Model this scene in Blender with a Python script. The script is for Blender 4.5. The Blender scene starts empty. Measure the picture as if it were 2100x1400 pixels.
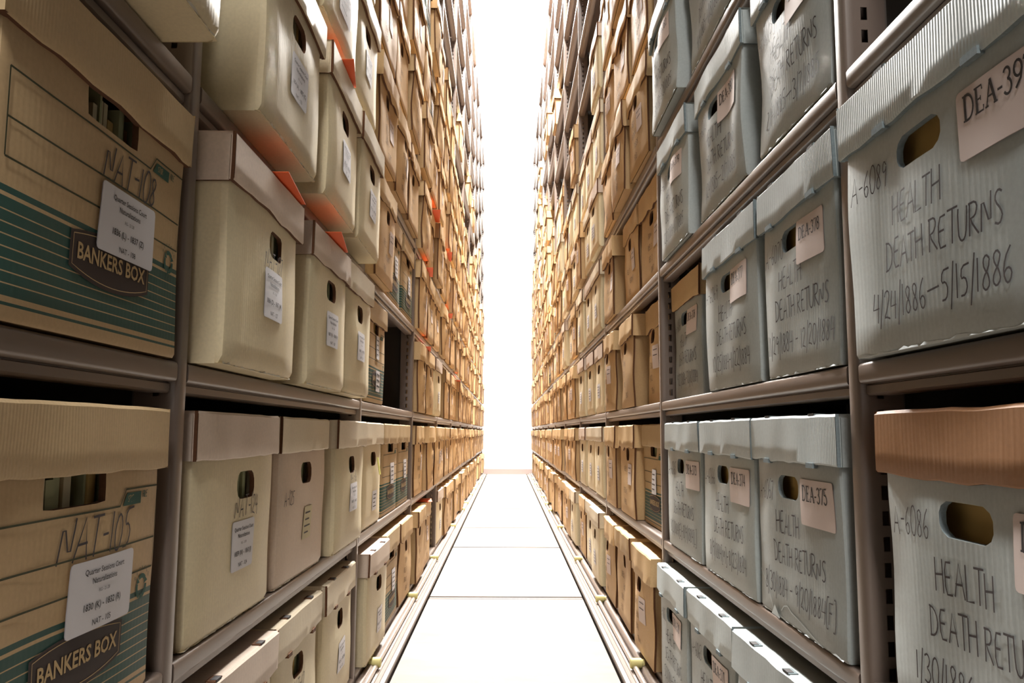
import bpy, math, random
from mathutils import Vector, Matrix, noise

C = bpy.context.scene.collection
SC = bpy.context.scene

# ------------------------------------------------------------------ camera
# measured: focal 1678 px of a 2100 px wide frame, pitched up 6.3 deg, 0.595 m above the floor
F_PX, PITCH, YAW, ROLL, CAMZ = 1678.1, .1101, .0056, -.0051, .5952
def _cam_axis(X, Y, Z):
    x = X*math.cos(YAW)-Y*math.sin(YAW); y = X*math.sin(YAW)+Y*math.cos(YAW)
    d = y*math.cos(PITCH)+Z*math.sin(PITCH); u = -y*math.sin(PITCH)+Z*math.cos(PITCH)
    return (x*math.cos(ROLL)-u*math.sin(ROLL), x*math.sin(ROLL)+u*math.cos(ROLL), -d)
_c = [_cam_axis(1, 0, 0), _cam_axis(0, 1, 0), _cam_axis(0, 0, 1)]   # world axes in camera space
cam_data = bpy.data.cameras.new('camera')
cam_data.sensor_width = 36.0
cam_data.lens = 36.0*F_PX/2100.0
cam_data.clip_start = 0.02
cam = bpy.data.objects.new('camera', cam_data)
C.objects.link(cam)
cam.matrix_world = Matrix(((_c[0][0], _c[0][1], _c[0][2], 0), (_c[1][0], _c[1][1], _c[1][2], 0), (_c[2][0], _c[2][1], _c[2][2], CAMZ), (0, 0, 0, 1)))
SC.camera = cam

# ------------------------------------------------------------------ world, exposure, room lamps
world = bpy.data.worlds.new('world'); SC.world = world
world.use_nodes = True
world.node_tree.nodes['Background'].inputs[0].default_value = (1, .97, .93, 1)
world.node_tree.nodes['Background'].inputs[1].default_value = .05
SC.view_settings.view_transform = 'Standard'
SC.view_settings.look = 'None'
SC.view_settings.exposure = 0.15
SC.view_settings.gamma = 1.0
SC.view_settings.use_curve_mapping = False
try:
    SC.cycles.max_bounces = 10; SC.cycles.diffuse_bounces = 6; SC.cycles.glossy_bounces = 3
    SC.cycles.sample_clamp_indirect = 8.0
    SC.cycles.caustics_reflective = False; SC.cycles.caustics_refractive = False
except Exception:
    pass

# (y, z, size_y, size_x, watts) of the lamps hung over the aisle; the last is added to overexpose the end wall
LAMPS = [(-1.3, 3.3, 1.3, .30, 70), (1.9, 4.4, 1.3, .30, 80), (5.0, 4.5, 1.3, .20, 520), (7.6, 5.0, 1.3, .25, 900), (10.3, 6.7, 1.3, .6, 1600)]
for (ly, lz, sy, sx, w) in LAMPS:
    ld = bpy.data.lights.new('lamp_light', 'AREA'); ld.shape = 'RECTANGLE'; ld.size = sx; ld.size_y = sy
    ld.energy = w; ld.color = (1, .965, .92)
    lo = bpy.data.objects.new('lamp_light', ld); C.objects.link(lo); lo.location = (0, ly, lz-.012)
    lo['kind'] = 'helper'

# ------------------------------------------------------------------ measured layout
AR, AL = .3586, .3453            # distance of the shelf fronts from the camera's line
YR, YL = .8596, .8854            # far edge of the first upright in view
BAY = 1.067
Z0, DZ = .040, .3135             # bottom shelf and shelf spacing
NB, NL = 11, 14                  # bays (0 = the one the frame cuts) and shelf levels
WALL_Y = 11.78
def shelf_z(n): return Z0 + DZ*n
REST = .0016      # the boxes rest on the shelf sheet

# ------------------------------------------------------------------ materials
def hexlin(r, g, b):
    f = lambda c: (c/255/12.92) if c/255 <= .04045 else ((c/255+.055)/1.055)**2.4
    return (f(r), f(g), f(b), 1)
def newmat(name):
    m = bpy.data.materials.new(name); m.use_nodes = True
    nt = m.node_tree; return m, nt, nt.nodes['Principled BSDF']
def card(name, col, col2=None, bump=.12, corr=900, rough=.5, spots=.5, stripes=None, corr_amt=.25, spec=.36):
    """paper board: mottled colour, fine vertical flutes, soft dents"""
    m, nt, b = newmat(name); N, L = nt.nodes, nt.links
    tc = N.new('ShaderNodeTexCoord')
    oi = N.new('ShaderNodeObjectInfo')
    n1 = N.new('ShaderNodeTexNoise'); n1.inputs['Scale'].default_value = 9; n1.inputs['Detail'].default_value = 4
    add = N.new('ShaderNodeVectorMath'); add.operation = 'ADD'
    L.new(tc.outputs['Object'], add.inputs[0])
    comb = N.new('ShaderNodeCombineXYZ'); mul = N.new('ShaderNodeMath'); mul.operation = 'MULTIPLY'; mul.inputs[1].default_value = 17
    L.new(oi.outputs['Random'], mul.inputs[0]); L.new(mul.outputs[0], comb.inputs[0]); L.new(mul.outputs[0], comb.inputs[1])
    L.new(comb.outputs[0], add.inputs[1]); L.new(add.outputs[0], n1.inputs['Vector'])
    n2 = N.new('ShaderNodeTexNoise'); n2.inputs['Scale'].default_value = 260; n2.inputs['Detail'].default_value = 3
    L.new(tc.outputs['Object'], n2.inputs['Vector'])
    mx = N.new('ShaderNodeMixRGB'); mx.inputs[1].default_value = col
    c2 = col2 or (col[0]*.82, col[1]*.80, col[2]*.76, 1); mx.inputs[2].default_value = c2
    mr = N.new('ShaderNodeMapRange'); mr.inputs['From Min'].default_value = .35; mr.inputs['From Max'].default_value = .75
    L.new(n1.outputs['Fac'], mr.inputs['Value'])
    ms = N.new('ShaderNodeMath'); ms.operation = 'MULTIPLY'; ms.inputs[1].default_value = spots
    L.new(mr.outputs[0], ms.inputs[0]); L.new(ms.outputs[0], mx.inputs[0])
    mo = N.new('ShaderNodeMixRGB'); mo.blend_type = 'MULTIPLY'; mo.inputs[0].default_value = .35
    mr2 = N.new('ShaderNodeMapRange'); mr2.inputs['From Min'].default_value = .3; mr2.inputs['From Max'].default_value = .7
    mr2.inputs['To Min'].default_value = .82; mr2.inputs['To Max'].default_value = 1.08
    L.new(n2.outputs['Fac'], mr2.inputs['Value']); L.new(mx.outputs[0], mo.inputs[1]); L.new(mr2.outputs[0], mo.inputs[2])
    # a little difference in board shade from box to box
    hs = N.new('ShaderNodeHueSaturation'); mv = N.new('ShaderNodeMapRange'); mv.inputs['To Min'].default_value = .88; mv.inputs['To Max'].default_value = 1.1
    L.new(oi.outputs['Random'], mv.inputs['Value']); L.new(mv.outputs[0], hs.inputs['Value']); L.new(mo.outputs[0], hs.inputs['Color'])
    out = hs.outputs[0]
    sx = N.new('ShaderNodeSeparateXYZ'); L.new(tc.outputs['Object'], sx.inputs[0])
    if stripes:
        dv = N.new('ShaderNodeMath'); dv.operation = 'DIVIDE'; dv.inputs[1].default_value = .12; L.new(sx.outputs[2], dv.inputs[0])
        cr = N.new('ShaderNodeValToRGB'); cr.color_ramp.interpolation = 'CONSTANT'
        el = cr.color_ramp.elements
        el[0].position = 0; el[0].color = (0, 0, 0, 1); el[1].position = stripes[0][0]/.12; el[1].color = (stripes[0][1],)*3+(1,)
        for z, v in stripes[1:]:
            e = el.new(z/.12); e.color = (v, v, v, 1)
        L.new(dv.outputs[0], cr.inputs[0])
        mg = N.new('ShaderNodeMixRGB'); mg.inputs[2].default_value = hexlin(56, 88, 80)
        L.new(cr.outputs[0], mg.inputs[0]); L.new(out, mg.inputs[1]); out = mg.outputs[0]
    L.new(out, b.inputs['Base Color'])
    b.inputs['Roughness'].default_value = rough
    b.inputs['Specular IOR Level'].default_value = spec
    # flutes run upwards: a wave in x
    mulx = N.new('ShaderNodeMath'); mulx.operation = 'MULTIPLY'; mulx.inputs[1].default_value = corr
    L.new(sx.outputs[0], mulx.inputs[0])
    sn = N.new('ShaderNodeMath'); sn.operation = 'SINE'; L.new(mulx.outputs[0], sn.inputs[0])
    n3 = N.new('ShaderNodeTexNoise'); n3.inputs['Scale'].default_value = 30; n3.inputs['Detail'].default_value = 5
    mp = N.new('ShaderNodeMapping'); mp.inputs['Scale'].default_value = (6, 6, .35)
    L.new(tc.outputs['Object'], mp.inputs[0]); L.new(mp.outputs[0], n3.inputs['Vector'])
    sc = N.new('ShaderNodeMath'); sc.operation = 'MULTIPLY'; sc.inputs[1].default_value = corr_amt; L.new(sn.outputs[0], sc.inputs[0])
    s3 = N.new('ShaderNodeMath'); s3.operation = 'MULTIPLY'; s3.inputs[1].default_value = .35; L.new(n3.outputs['Fac'], s3.inputs[0])
    ad = N.new('ShaderNodeMath'); ad.operation = 'ADD'; L.new(sc.outputs[0], ad.inputs[0]); L.new(s3.outputs[0], ad.inputs[1])
    ad2 = N.new('ShaderNodeMath'); ad2.operation = 'ADD'; L.new(ad.outputs[0], ad2.inputs[0]); L.new(n1.outputs['Fac'], ad2.inputs[1])
    bp = N.new('ShaderNodeBump'); bp.inputs['Strength'].default_value = bump; bp.inputs['Distance'].default_value = .006
    L.new(ad2.outputs[0], bp.inputs['Height']); L.new(bp.outputs[0], b.inputs['Normal'])
    return m
def plain(name, col, rough=.6, metal=0, spec=.5, var=.06, scale=25):
    m, nt, b = newmat(name); N, L = nt.nodes, nt.links
    tc = N.new('ShaderNodeTexCoord'); n = N.new('ShaderNodeTexNoise'); n.inputs['Scale'].default_value = scale
    L.new(tc.outputs['Object'], n.inputs['Vector'])
    mx = N.new('ShaderNodeMixRGB'); mx.inputs[1].default_value = tuple(c*(1-var) for c in col[:3])+(1,); mx.inputs[2].default_value = tuple(min(1, c*(1+var)) for c in col[:3])+(1,)
    L.new(n.outputs['Fac'], mx.inputs[0]); L.new(mx.outputs[0], b.inputs['Base Color'])
    b.inputs['Roughness'].default_value = rough; b.inputs['Metallic'].default_value = metal; b.inputs['Specular IOR Level'].default_value = spec
    return m

_st = []
z = .016
_st += [(.010, 1), (.0125, 0), (.0165, 1)]
for k in range(7):
    _st += [(.0245+k*.0082, 0), (.0254+k*.0082, 1)]
_st += [(.083, 0), (.0862, 1), (.0905, 0)]
M = {}
M['gray'] = card('blue_grey_board', hexlin(181, 188, 187), hexlin(170, 180, 180), bump=.07, corr_amt=.05, spots=.6)
M['graylid'] = card('lit_blue_grey_fluted_board', hexlin(196, 206, 208), hexlin(184, 197, 200), bump=.14, corr=1500, corr_amt=.28)  # paler than the body: whiter fluted outer ply, plus light on the lids painted in
M['cream'] = card('cream_board', hexlin(222, 208, 174), hexlin(212, 196, 160), bump=.09, corr_amt=.06, spots=.6)
M['creamlid'] = card('cream_fluted_board', hexlin(224, 210, 184), hexlin(214, 198, 168), bump=.14, corr=1500, corr_amt=.22)
M['pinklid'] = card('pinkish_board', hexlin(216, 198, 182), hexlin(206, 188, 172), bump=.12, corr=1500, corr_amt=.2)
M['pink'] = card('pinkish_cream_board', hexlin(208, 188, 168), hexlin(196, 176, 158), bump=.12, corr_amt=.15)
M['brown'] = card('brown_kraft_board', hexlin(208, 174, 128), hexlin(192, 154, 108), bump=.14, corr=700, corr_amt=.2, spots=.7, rough=.6, spec=.26)
M['brownlid'] = card('brown_kraft_lid_board', hexlin(212, 180, 134), hexlin(196, 160, 114), bump=.12, corr=900, corr_amt=.08, spots=.7, rough=.6, spec=.26)
M['redlid'] = card('reddish_brown_board', hexlin(178, 130, 90), hexlin(166, 118, 80), bump=.10, corr=900, corr_amt=.04, rough=.6, spec=.26)
M['kraft'] = card('kraft_board_green_stripes', hexlin(198, 170, 130), hexlin(188, 158, 118), bump=.08, corr=900, corr_amt=.08, stripes=_st, rough=.6, spec=.26)
M['kraftplain'] = card('kraft_board', hexlin(206, 180, 140), hexlin(194, 166, 126), bump=.12, corr=1500, corr_amt=.14, rough=.6, spec=.26)
M['cutbrown'] = plain('cut_board_edge_brown', hexlin(92, 58, 34), .95, var=.3, scale=300)
M['cutgray'] = plain('cut_board_edge_grey', hexlin(122, 134, 138), .95, var=.3, scale=300)
M['torn'] = plain('torn_paper_edge', hexlin(232, 226, 208), .9, var=.1, scale=300)
M['tornblue'] = plain('pale_torn_paper', hexlin(206, 213, 213), .8, var=.06, scale=200)
M['sticker'] = plain('pinkish_white_label_paper', hexlin(222, 206, 200), .7, var=.02)
M['sticker2'] = plain('white_label_paper', hexlin(224, 222, 226), .7, var=.02)
M['ink'] = plain('black_ink', hexlin(34, 28, 30), .6, var=.1)
M['pencil'] = plain('grey_marker', hexlin(62, 54, 56), .7, var=.2, scale=200)
M['faintink'] = plain('faint_brown_ink', hexlin(120, 92, 66), .8, var=.2, scale=200)
M['green'] = plain('green_print', hexlin(52, 92, 80), .8, var=.05)
M['linegreen'] = plain('dark_green_line', hexlin(64, 66, 42), .8, var=.05)
M['badge'] = plain('dark_brown_badge', hexlin(52, 38, 34), .7, var=.05)
M['kraftink'] = plain('kraft_letters', hexlin(196, 168, 122), .8, var=.04)
M['tan'] = plain('tan_folder', hexlin(216, 182, 112), .8, var=.08)
M['filegreen'] = plain('green_tinted_file', hexlin(176, 178, 138), .8, var=.1)
M['filecream'] = plain('cream_file', hexlin(214, 202, 168), .8, var=.1)
M['orange'] = plain('orange_slip', hexlin(226, 92, 28), .6, var=.03)
M['yellow'] = plain('yellow_tag', hexlin(214, 208, 120), .6, var=.03)
M['metal'] = plain('taupe_painted_steel', hexlin(120, 106, 97), .36, 0, .5, var=.03, scale=8)
M['metaldark'] = plain('grey_painted_steel', hexlin(104, 98, 92), .5, 0, .4, var=.04, scale=8)
M['back'] = plain('dark_steel_sheet', hexlin(62, 56, 50), .7, 0, .3, var=.05)
M['chrome'] = plain('bright_steel_bar', hexlin(200, 190, 182), .25, .6, .5, var=.02)
M['bumper'] = plain('yellow_rubber', hexlin(214, 206, 140), .45, 0, .4, var=.06, scale=60)
M['wall'] = plain('white_paint', (.86, .85, .84, 1), .8, var=.01)
M['baseb'] = plain('pinkish_baseboard', hexlin(150, 134, 128), .6, var=.02)

m, nt, b = newmat('pale_floor_tile'); N, L = nt.nodes, nt.links
tc = N.new('ShaderNodeTexCoord'); n1 = N.new('ShaderNodeTexNoise'); n1.inputs['Scale'].default_value = 3.2; n1.inputs['Detail'].default_value = 8; n1.inputs['Roughness'].default_value = .65
mp = N.new('ShaderNodeMapping'); mp.inputs['Scale'].default_value = (1, 2.2, 1); L.new(tc.outputs['Object'], mp.inputs[0]); L.new(mp.outputs[0], n1.inputs['Vector'])
cr = N.new('ShaderNodeValToRGB'); cr.color_ramp.elements[0].position = .3; cr.color_ramp.elements[0].color = hexlin(116, 109, 101); cr.color_ramp.elements[1].position = .7; cr.color_ramp.elements[1].color = hexlin(134, 127, 119)
L.new(n1.outputs['Fac'], cr.inputs[0]); L.new(cr.outputs[0], b.inputs['Base Color']); b.inputs['Roughness'].default_value = .6; b.inputs['Specular IOR Level'].default_value = .25
bp = N.new('ShaderNodeBump'); bp.inputs['Strength'].default_value = .08; L.new(n1.outputs['Fac'], bp.inputs['Height']); L.new(bp.outputs[0], b.inputs['Normal'])
M['floor'] = m
M['floordark'] = plain('dark_floor_gap', hexlin(58, 50, 46), .9, var=.1)
m, nt, b = newmat('lamp_diffuser'); b.inputs['Base Color'].default_value = (.9, .9, .9, 1)
b.inputs['Emission Color'].default_value = (1, .97, .93, 1); b.inputs['Emission Strength'].default_value = 6
M['lamp'] = m

# ------------------------------------------------------------------ mesh helper
class MB:
    def __init__(s): s.v = []; s.f = []; s.m = []; s.mats = []
    def mi(s, name):
        if name not in s.mats: s.mats.append(name)
        return s.mats.index(name)
    def face(s, pts, mat):
        i = len(s.v); s.v.extend(pts); s.f.append(tuple(range(i, i+len(pts)))); s.m.append(s.mi(mat))
    def grid(s, rows, mat, skip=None):
        """rows of points, shared verts"""
        i0 = len(s.v); nc = len(rows[0])
        for r in rows: s.v.extend(r)
        k = s.mi(mat)
        for a in range(len(rows)-1):
            for c in range(nc-1):
                if skip and skip(a, c): continue
                s.f.append((i0+a*nc+c, i0+a*nc+c+1, i0+(a+1)*nc+c+1, i0+(a+1)*nc+c)); s.m.append(k)
    def box(s, x0, x1, y0, y1, z0, z1, mat, T=None):
        P = [(x0, y0, z0), (x1, y0, z0), (x1, y1, z0), (x0, y1, z0), (x0, y0, z1), (x1, y0, z1), (x1, y1, z1), (x0, y1, z1)]
        if T: P = [T(*p) for p in P]
        i = len(s.v); s.v.extend(P); k = s.mi(mat)
        for q in ((0, 3, 2, 1), (4, 5, 6, 7), (0, 1, 5, 4), (1, 2, 6, 5), (2, 3, 7, 6), (3, 0, 4, 7)):
            s.f.append(tuple(i+j for j in q)); s.m.append(k)
    def extrude_y(s, prof, y0, y1, mat, closed=True, caps=True):
        """profile [(x,z)...] run along y"""
        n = len(prof); i = len(s.v); k = s.mi(mat)
        for y in (y0, y1): s.v.extend([(p[0], y, p[1]) for p in prof])
        for a in range(n if closed else n-1):
            b_ = (a+1) % n
            s.f.append((i+a, i+b_, i+n+b_, i+n+a)); s.m.append(k)
        if caps and closed:
            s.f.append(tuple(i+j for j in reversed(range(n)))); s.m.append(k)
            s.f.append(tuple(i+n+j for j in range(n))); s.m.append(k)
    def join(s, o):
        i = len(s.v); s.v.extend(o.v)
        for f, k in zip(o.f, o.m):
            s.f.append(tuple(i+j for j in f)); s.m.append(s.mi(o.mats[k]))
    def mesh(s, name, smooth=True, angle=38):
        me = bpy.data.meshes.new(name)
        me.from_pydata(s.v, [], s.f); me.update()
        for n in s.mats: me.materials.append(M[n])
        me.polygons.foreach_set('material_index', s.m)
        if smooth:
            me.polygons.foreach_set('use_smooth', [True]*len(s.f))
            try: me.set_sharp_from_angle(angle=math.radians(angle))
            except Exception: pass
        return me

def link(name, mesh, parent=None, loc=(0, 0, 0), rot=None):
    o = bpy.data.objects.new(name, mesh); C.objects.link(o)
    if parent: o.parent = parent
    o.location = loc
    if rot: o.rotation_euler = rot
    return o
def tag(o, label, cat, group=None, kind=None):
    if label: o['label'] = label
    if cat: o['category'] = cat
    if group: o['group'] = group
    if kind: o['kind'] = kind
    return o

# ------------------------------------------------------------------ lettering
def circ(cx, cz, rx, rz, a0, a1, n=10):
    return [(cx+rx*math.cos(math.radians(a0+(a1-a0)*i/n)), cz+rz*math.sin(math.radians(a0+(a1-a0)*i/n))) for i in range(n+1)]
G = {   # glyph: (advance, strokes) on a 0..1 high grid
 'A': (.72, [[(0, 0), (.32, 1), (.6, 0)], [(.1, .38), (.52, .4)]]),
 'B': (.62, [[(0, 0), (0, 1)], [(0, 1), (.35, .98), (.45, .78), (.35, .55), (0, .52)], [(0, .52), (.4, .5), (.52, .27), (.38, .03), (0, 0)]]),
 'D': (.68, [[(.02, 0), (.02, 1)], [(-.06, .98), (.3, .92), (.52, .6), (.48, .25), (.26, .03), (-.05, 0)]]),
 'E': (.56, [[(.4, 1), (0, .97), (0, 0), (.44, .03)], [(0, .53), (.34, .55)]]),
 'F': (.54, [[(.44, 1), (0, .98), (0, 0)], [(0, .55), (.34, .55)]]),
 'G': (.68, [circ(.3, .5, .3, .5, 50, 350, 12)+[(.3, .45)]]),
 'H': (.66, [[(0, 1), (0, 0)], [(.48, 1), (.5, 0)], [(0, .5), (.5, .55)]]),
 'I': (.2, [[(.05, 1), (.05, 0)]]),
 'K': (.6, [[(0, 1), (0, 0)], [(.45, 1), (.02, .45), (.48, 0)]]),
 'L': (.52, [[(0, 1), (0, 0), (.42, .04)]]),
 'M': (.8, [[(0, 0), (.05, 1), (.32, .2), (.6, 1), (.65, 0)]]),
 'N': (.7, [[(0, 0), (.03, 1), (.48, .02), (.52, 1)]]),
 'O': (.66, [circ(.28, .5, .26, .5, 90, 450, 12)]),
 'C': (.62, [circ(.3, .5, .28, .5, 50, 310, 10)]),
 'P': (.56, [[(0, 0), (0, 1)], [(0, 1), (.38, .95), (.42, .7), (.3, .5), (0, .47)]]),
 'R': (.62, [[(0, 0), (.02, 1)], [(-.06, .96), (.34, .98), (.42, .76), (.3, .55), (.02, .5), (.5, 0)]]),
 'S': (.58, [[(.44, .9), (.28, 1), (.08, .9), (.06, .68), (.36, .42), (.42, .2), (.26, .02), (0, .1)]]),
 'T': (.58, [[(-.04, .98), (.54, 1)], [(.25, 1), (.24, 0)]]),
 'U': (.64, [[(0, 1), (.02, .25), (.16, 0), (.38, .05), (.48, .35), (.5, 1)]]),
 'V': (.62, [[(0, 1), (.28, 0), (.54, 1)]]),
 'X': (.6, [[(0, 0), (.5, 1)], [(0, 1), (.5, 0)]]),
 '0': (.56, [circ(.23, .5, .23, .5, 90, 450, 14)]),
 '1': (.26, [[(.06, 1.02), (.06, 0)]]),
 '2': (.56, [[(.02, .8), (.12, .98), (.34, .98), (.4, .75), (.22, .35), (.0, .05), (.14, .1), (.46, .0)]]),
 '3': (.52, [[(.02, .9), (.2, 1), (.38, .85), (.3, .6), (.14, .52), (.36, .42), (.42, .18), (.24, 0), (0, .08)]]),
 '4': (.58, [[(.1, 1), (.0, .42), (.46, .44)], [(.4, .95), (.36, -.08)]]),
 '5': (.54, [[(.52, 1.02), (.1, .98), (.04, .58), (.28, .62), (.42, .36), (.3, .05), (.02, .04)]]),
 '6': (.54, [[(.34, 1), (.1, .7), (.02, .3), (.16, .02), (.36, .08), (.4, .34), (.22, .46), (.04, .3)]]),
 '7': (.5, [[(.0, .94), (.42, .98), (.2, .4), (.14, 0)]]),
 '8': (.54, [[(.38, .86), (.22, 1), (.06, .86), (.14, .62), (.34, .4), (.4, .16), (.22, 0), (.04, .14), (.1, .38), (.34, .62), (.38, .86)]]),
 '9': (.52, [[(.4, .8), (.24, 1), (.04, .82), (.1, .56), (.32, .58), (.4, .82), (.36, .4), (.3, 0)]]),
 '/': (.34, [[(.24, 1.2), (.02, -.3)]]),
 '-': (.5, [[(.04, .5), (.36, .52)]]),
 '_': (1.0, [[(.06, .5), (.86, .56)]]),
 '[': (.34, [[(.26, 1.12), (.02, 1.1), (.02, -.22), (.26, -.2)]]),
 ']': (.34, [[(.0, 1.12), (.24, 1.1), (.24, -.22), (.0, -.2)]]),
 '?': (.3, []), ' ': (.36, []), '.': (.2, [[(.05, 0), (.05, .06)]]),
}
def advance(t, h): return sum(G[c][0] for c in t)*h
def strokes(t, x, z, h, rnd, slant=.06, jit=.03, sx=1.0, rise=0.0):
    out = []; cx = x
    for c in t:
        adv, ss = G[c]; k = 1+rnd.uniform(-.07, .07); dz = rnd.uniform(-jit, jit)*h
        for s_ in ss:
            s2 = s_
            if len(s_) > 3:       # round the corners of the written curve once
                s2 = [s_[0]]
                for a, b_ in zip(s_[:-1], s_[1:]):
                    s2 += [(a[0]*.75+b_[0]*.25, a[1]*.75+b_[1]*.25), (a[0]*.25+b_[0]*.75, a[1]*.25+b_[1]*.75)]
                s2.append(s_[-1])
            out.append([(cx+(p[0]+p[1]*slant)*h*sx*k+rnd.uniform(-.01, .01)*h, z+p[1]*h*k+dz+rise*(cx-x)) for p in s2])
        cx += adv*h*sx
    return out
def ribbon(mb, line, w, yf, mat, dy=-.0009):
    n = len(line); L_ = []; R_ = []
    for i, (x, z_) in enumerate(line):
        a = line[max(0, i-1)]; b_ = line[min(n-1, i+1)]
        dx, dz = b_[0]-a[0], b_[1]-a[1]; d = math.hypot(dx, dz) or 1
        ox, oz = -dz/d*w/2, dx/d*w/2
        L_.append((x+ox, z_+oz)); R_.append((x-ox, z_-oz))
    for i in range(n-1):
        q = [L_[i], R_[i], R_[i+1], L_[i+1]]
        mb.face([(x, yf(x, z_)+dy, z_) for x, z_ in q], mat)
def write(mb, t, x, z_, h, w, yf, mat, rnd, center=False, **kw):
    sx = kw.get('sx', 1.0)
    if center: x = x-advance(t, h)*sx/2
    for l in strokes(t, x, z_, h, rnd, **kw): ribbon(mb, l, w, yf, mat)
# serif capitals and figures of the printed DEA labels: (points, weight)
def _o(cx, cz, rx, rz, a0=0, a1=360): return circ(cx, cz, rx, rz, a0, a1, 14)
SER = {
 'D': (.80, [([(.14, 0), (.14, 1)], 2), ([(.0, 0), (.3, 0)], 1), ([(.0, 1), (.3, 1)], 1), ([(.14, 1)]+_o(.3, .5, .38, .5, 90, -90)+[(.14, 0)], 1.4)]),
 'E': (.66, [([(.13, 0), (.13, 1)], 2), ([(.0, 0), (.54, 0), (.56, .2)], 1), ([(.0, 1), (.5, 1), (.52, .82)], 1), ([(.13, .52), (.4, .52)], 1), ([(.4, .62), (.4, .42)], .8)]),
 'A': (.78, [([(.1, 0), (.38, 1)], 1), ([(.38, 1), (.66, 0)], 2), ([(.2, .36), (.54, .36)], 1), ([(.0, 0), (.22, 0)], 1), ([(.54, 0), (.78, 0)], 1)]),
 '-': (.38, [([(.03, .38), (.32, .38)], 1.3)]),
 '0': (.56, [(_o(.27, .48, .22, .48), 1.4)]),
 '1': (.42, [([(.2, 0), (.2, 1), (.06, .86)], 1.8), ([(.08, 0), (.34, 0)], 1)]),
 '2': (.56, [([(.06, .78)]+_o(.25, .72, .18, .26, 160, -30)+[(.05, .03), (.5, .03), (.52, .16)], 1.4)]),
 '3': (.56, [([(.06, .84)]+_o(.22, .76, .18, .22, 140, -80)+_o(.22, .27, .22, .28, 80, -150), 1.4)]),
 '4': (.56, [([(.36, 0), (.36, 1), (.02, .3), (.52, .3)], 1.5)]),
 '5': (.56, [([(.46, 1), (.14, 1), (.1, .58)]+_o(.22, .3, .24, .3, 100, -150), 1.4)]),
 '6': (.56, [([(.44, .98), (.16, .72), (.06, .34)]+_o(.27, .29, .21, .29, 180, 520), 1.4)]),
 '7': (.54, [([(.04, .86), (.06, .98), (.48, .98), (.18, -.05)], 1.5)]),
 '8': (.56, [(_o(.27, .74, .17, .23), 1.4), (_o(.27, .26, .21, .27), 1.4)]),
 '9': (.56, [([(.1, 0), (.38, .28), (.48, .62)]+_o(.27, .69, .21, .29, 0, 340), 1.4)]),
}
def serif(mb, t, x, z_, h, yf, mat='ink'):
    for c in t:
        adv, ss = SER[c]
        for pts, w in ss: ribbon(mb, [(x+p[0]*h, z_+p[1]*h) for p in pts], w*h*.075, yf, mat, dy=-.0005)
        x += adv*h
_fontcache = {}
def font_tris(t, weight=0.0, xs=1.0):
    key = (t, weight)
    if key not in _fontcache:
        cu = bpy.data.curves.new('lettering', 'FONT'); cu.body = t; cu.size = 1.0; cu.align_x = 'CENTER'; cu.offset = weight; cu.resolution_u = 2
        ob = bpy.data.objects.new('lettering', cu); C.objects.link(ob)
        bpy.context.view_layer.update()
        me = bpy.data.meshes.new_from_object(ob)
        _fontcache[key] = ([tuple(v.co)[:2] for v in me.vertices], [tuple(p.vertices) for p in me.polygons])
        bpy.data.objects.remove(ob); bpy.data.meshes.remove(me); bpy.data.curves.remove(cu)
    return _fontcache[key]
def printed(mb, t, x, z_, size, yf, mat='ink', weight=0.0, xs=1.0, shear=0.0, dy=-.0005):
    V, Fs = font_tris(t, weight)
    i = len(mb.v)
    for vx, vy in V:
        X = x+(vx*xs+vy*shear)*size; Z = z_+vy*size
        mb.v.append((X, yf(X, Z)+dy, Z))
    k = mb.mi(mat)
    for f in Fs: mb.f.append(tuple(i+j for j in f)); mb.m.append(k)

# ------------------------------------------------------------------ boxes
W0, D0, H0 = .303, .365, .252
class Shape:
    """dents and bulge of one box, shared by its board, its writing and its labels"""
    def __init__(s, seed, bulge=.004, noise_amp=.003, taper=0., W=W0, H=H0, y0=0.):
        s.seed, s.bulge, s.na, s.taper, s.W, s.H, s.y0 = seed, bulge, noise_amp, taper, W, H, y0
    def off(s, x, z_):
        u = max(-1, min(1, 2*x/s.W)); v = max(0, min(1, z_/s.H))
        return -s.bulge*(1-u*u)*math.sin(math.pi*v) + s.na*noise.noise(Vector((x*9+s.seed*3.1, s.seed*1.7, z_*7)))*math.sin(math.pi*min(1, v*1.1)/1.1)
    def front(s, x, z_): return s.y0+s.off(x, z_)
    def P(s, x, y, z_):
        k = max(0., 1-max(0, y)/D0)
        return (x*(1-s.taper*(1-z_/s.H)), y+s.off(x, z_)*k, z_)

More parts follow.
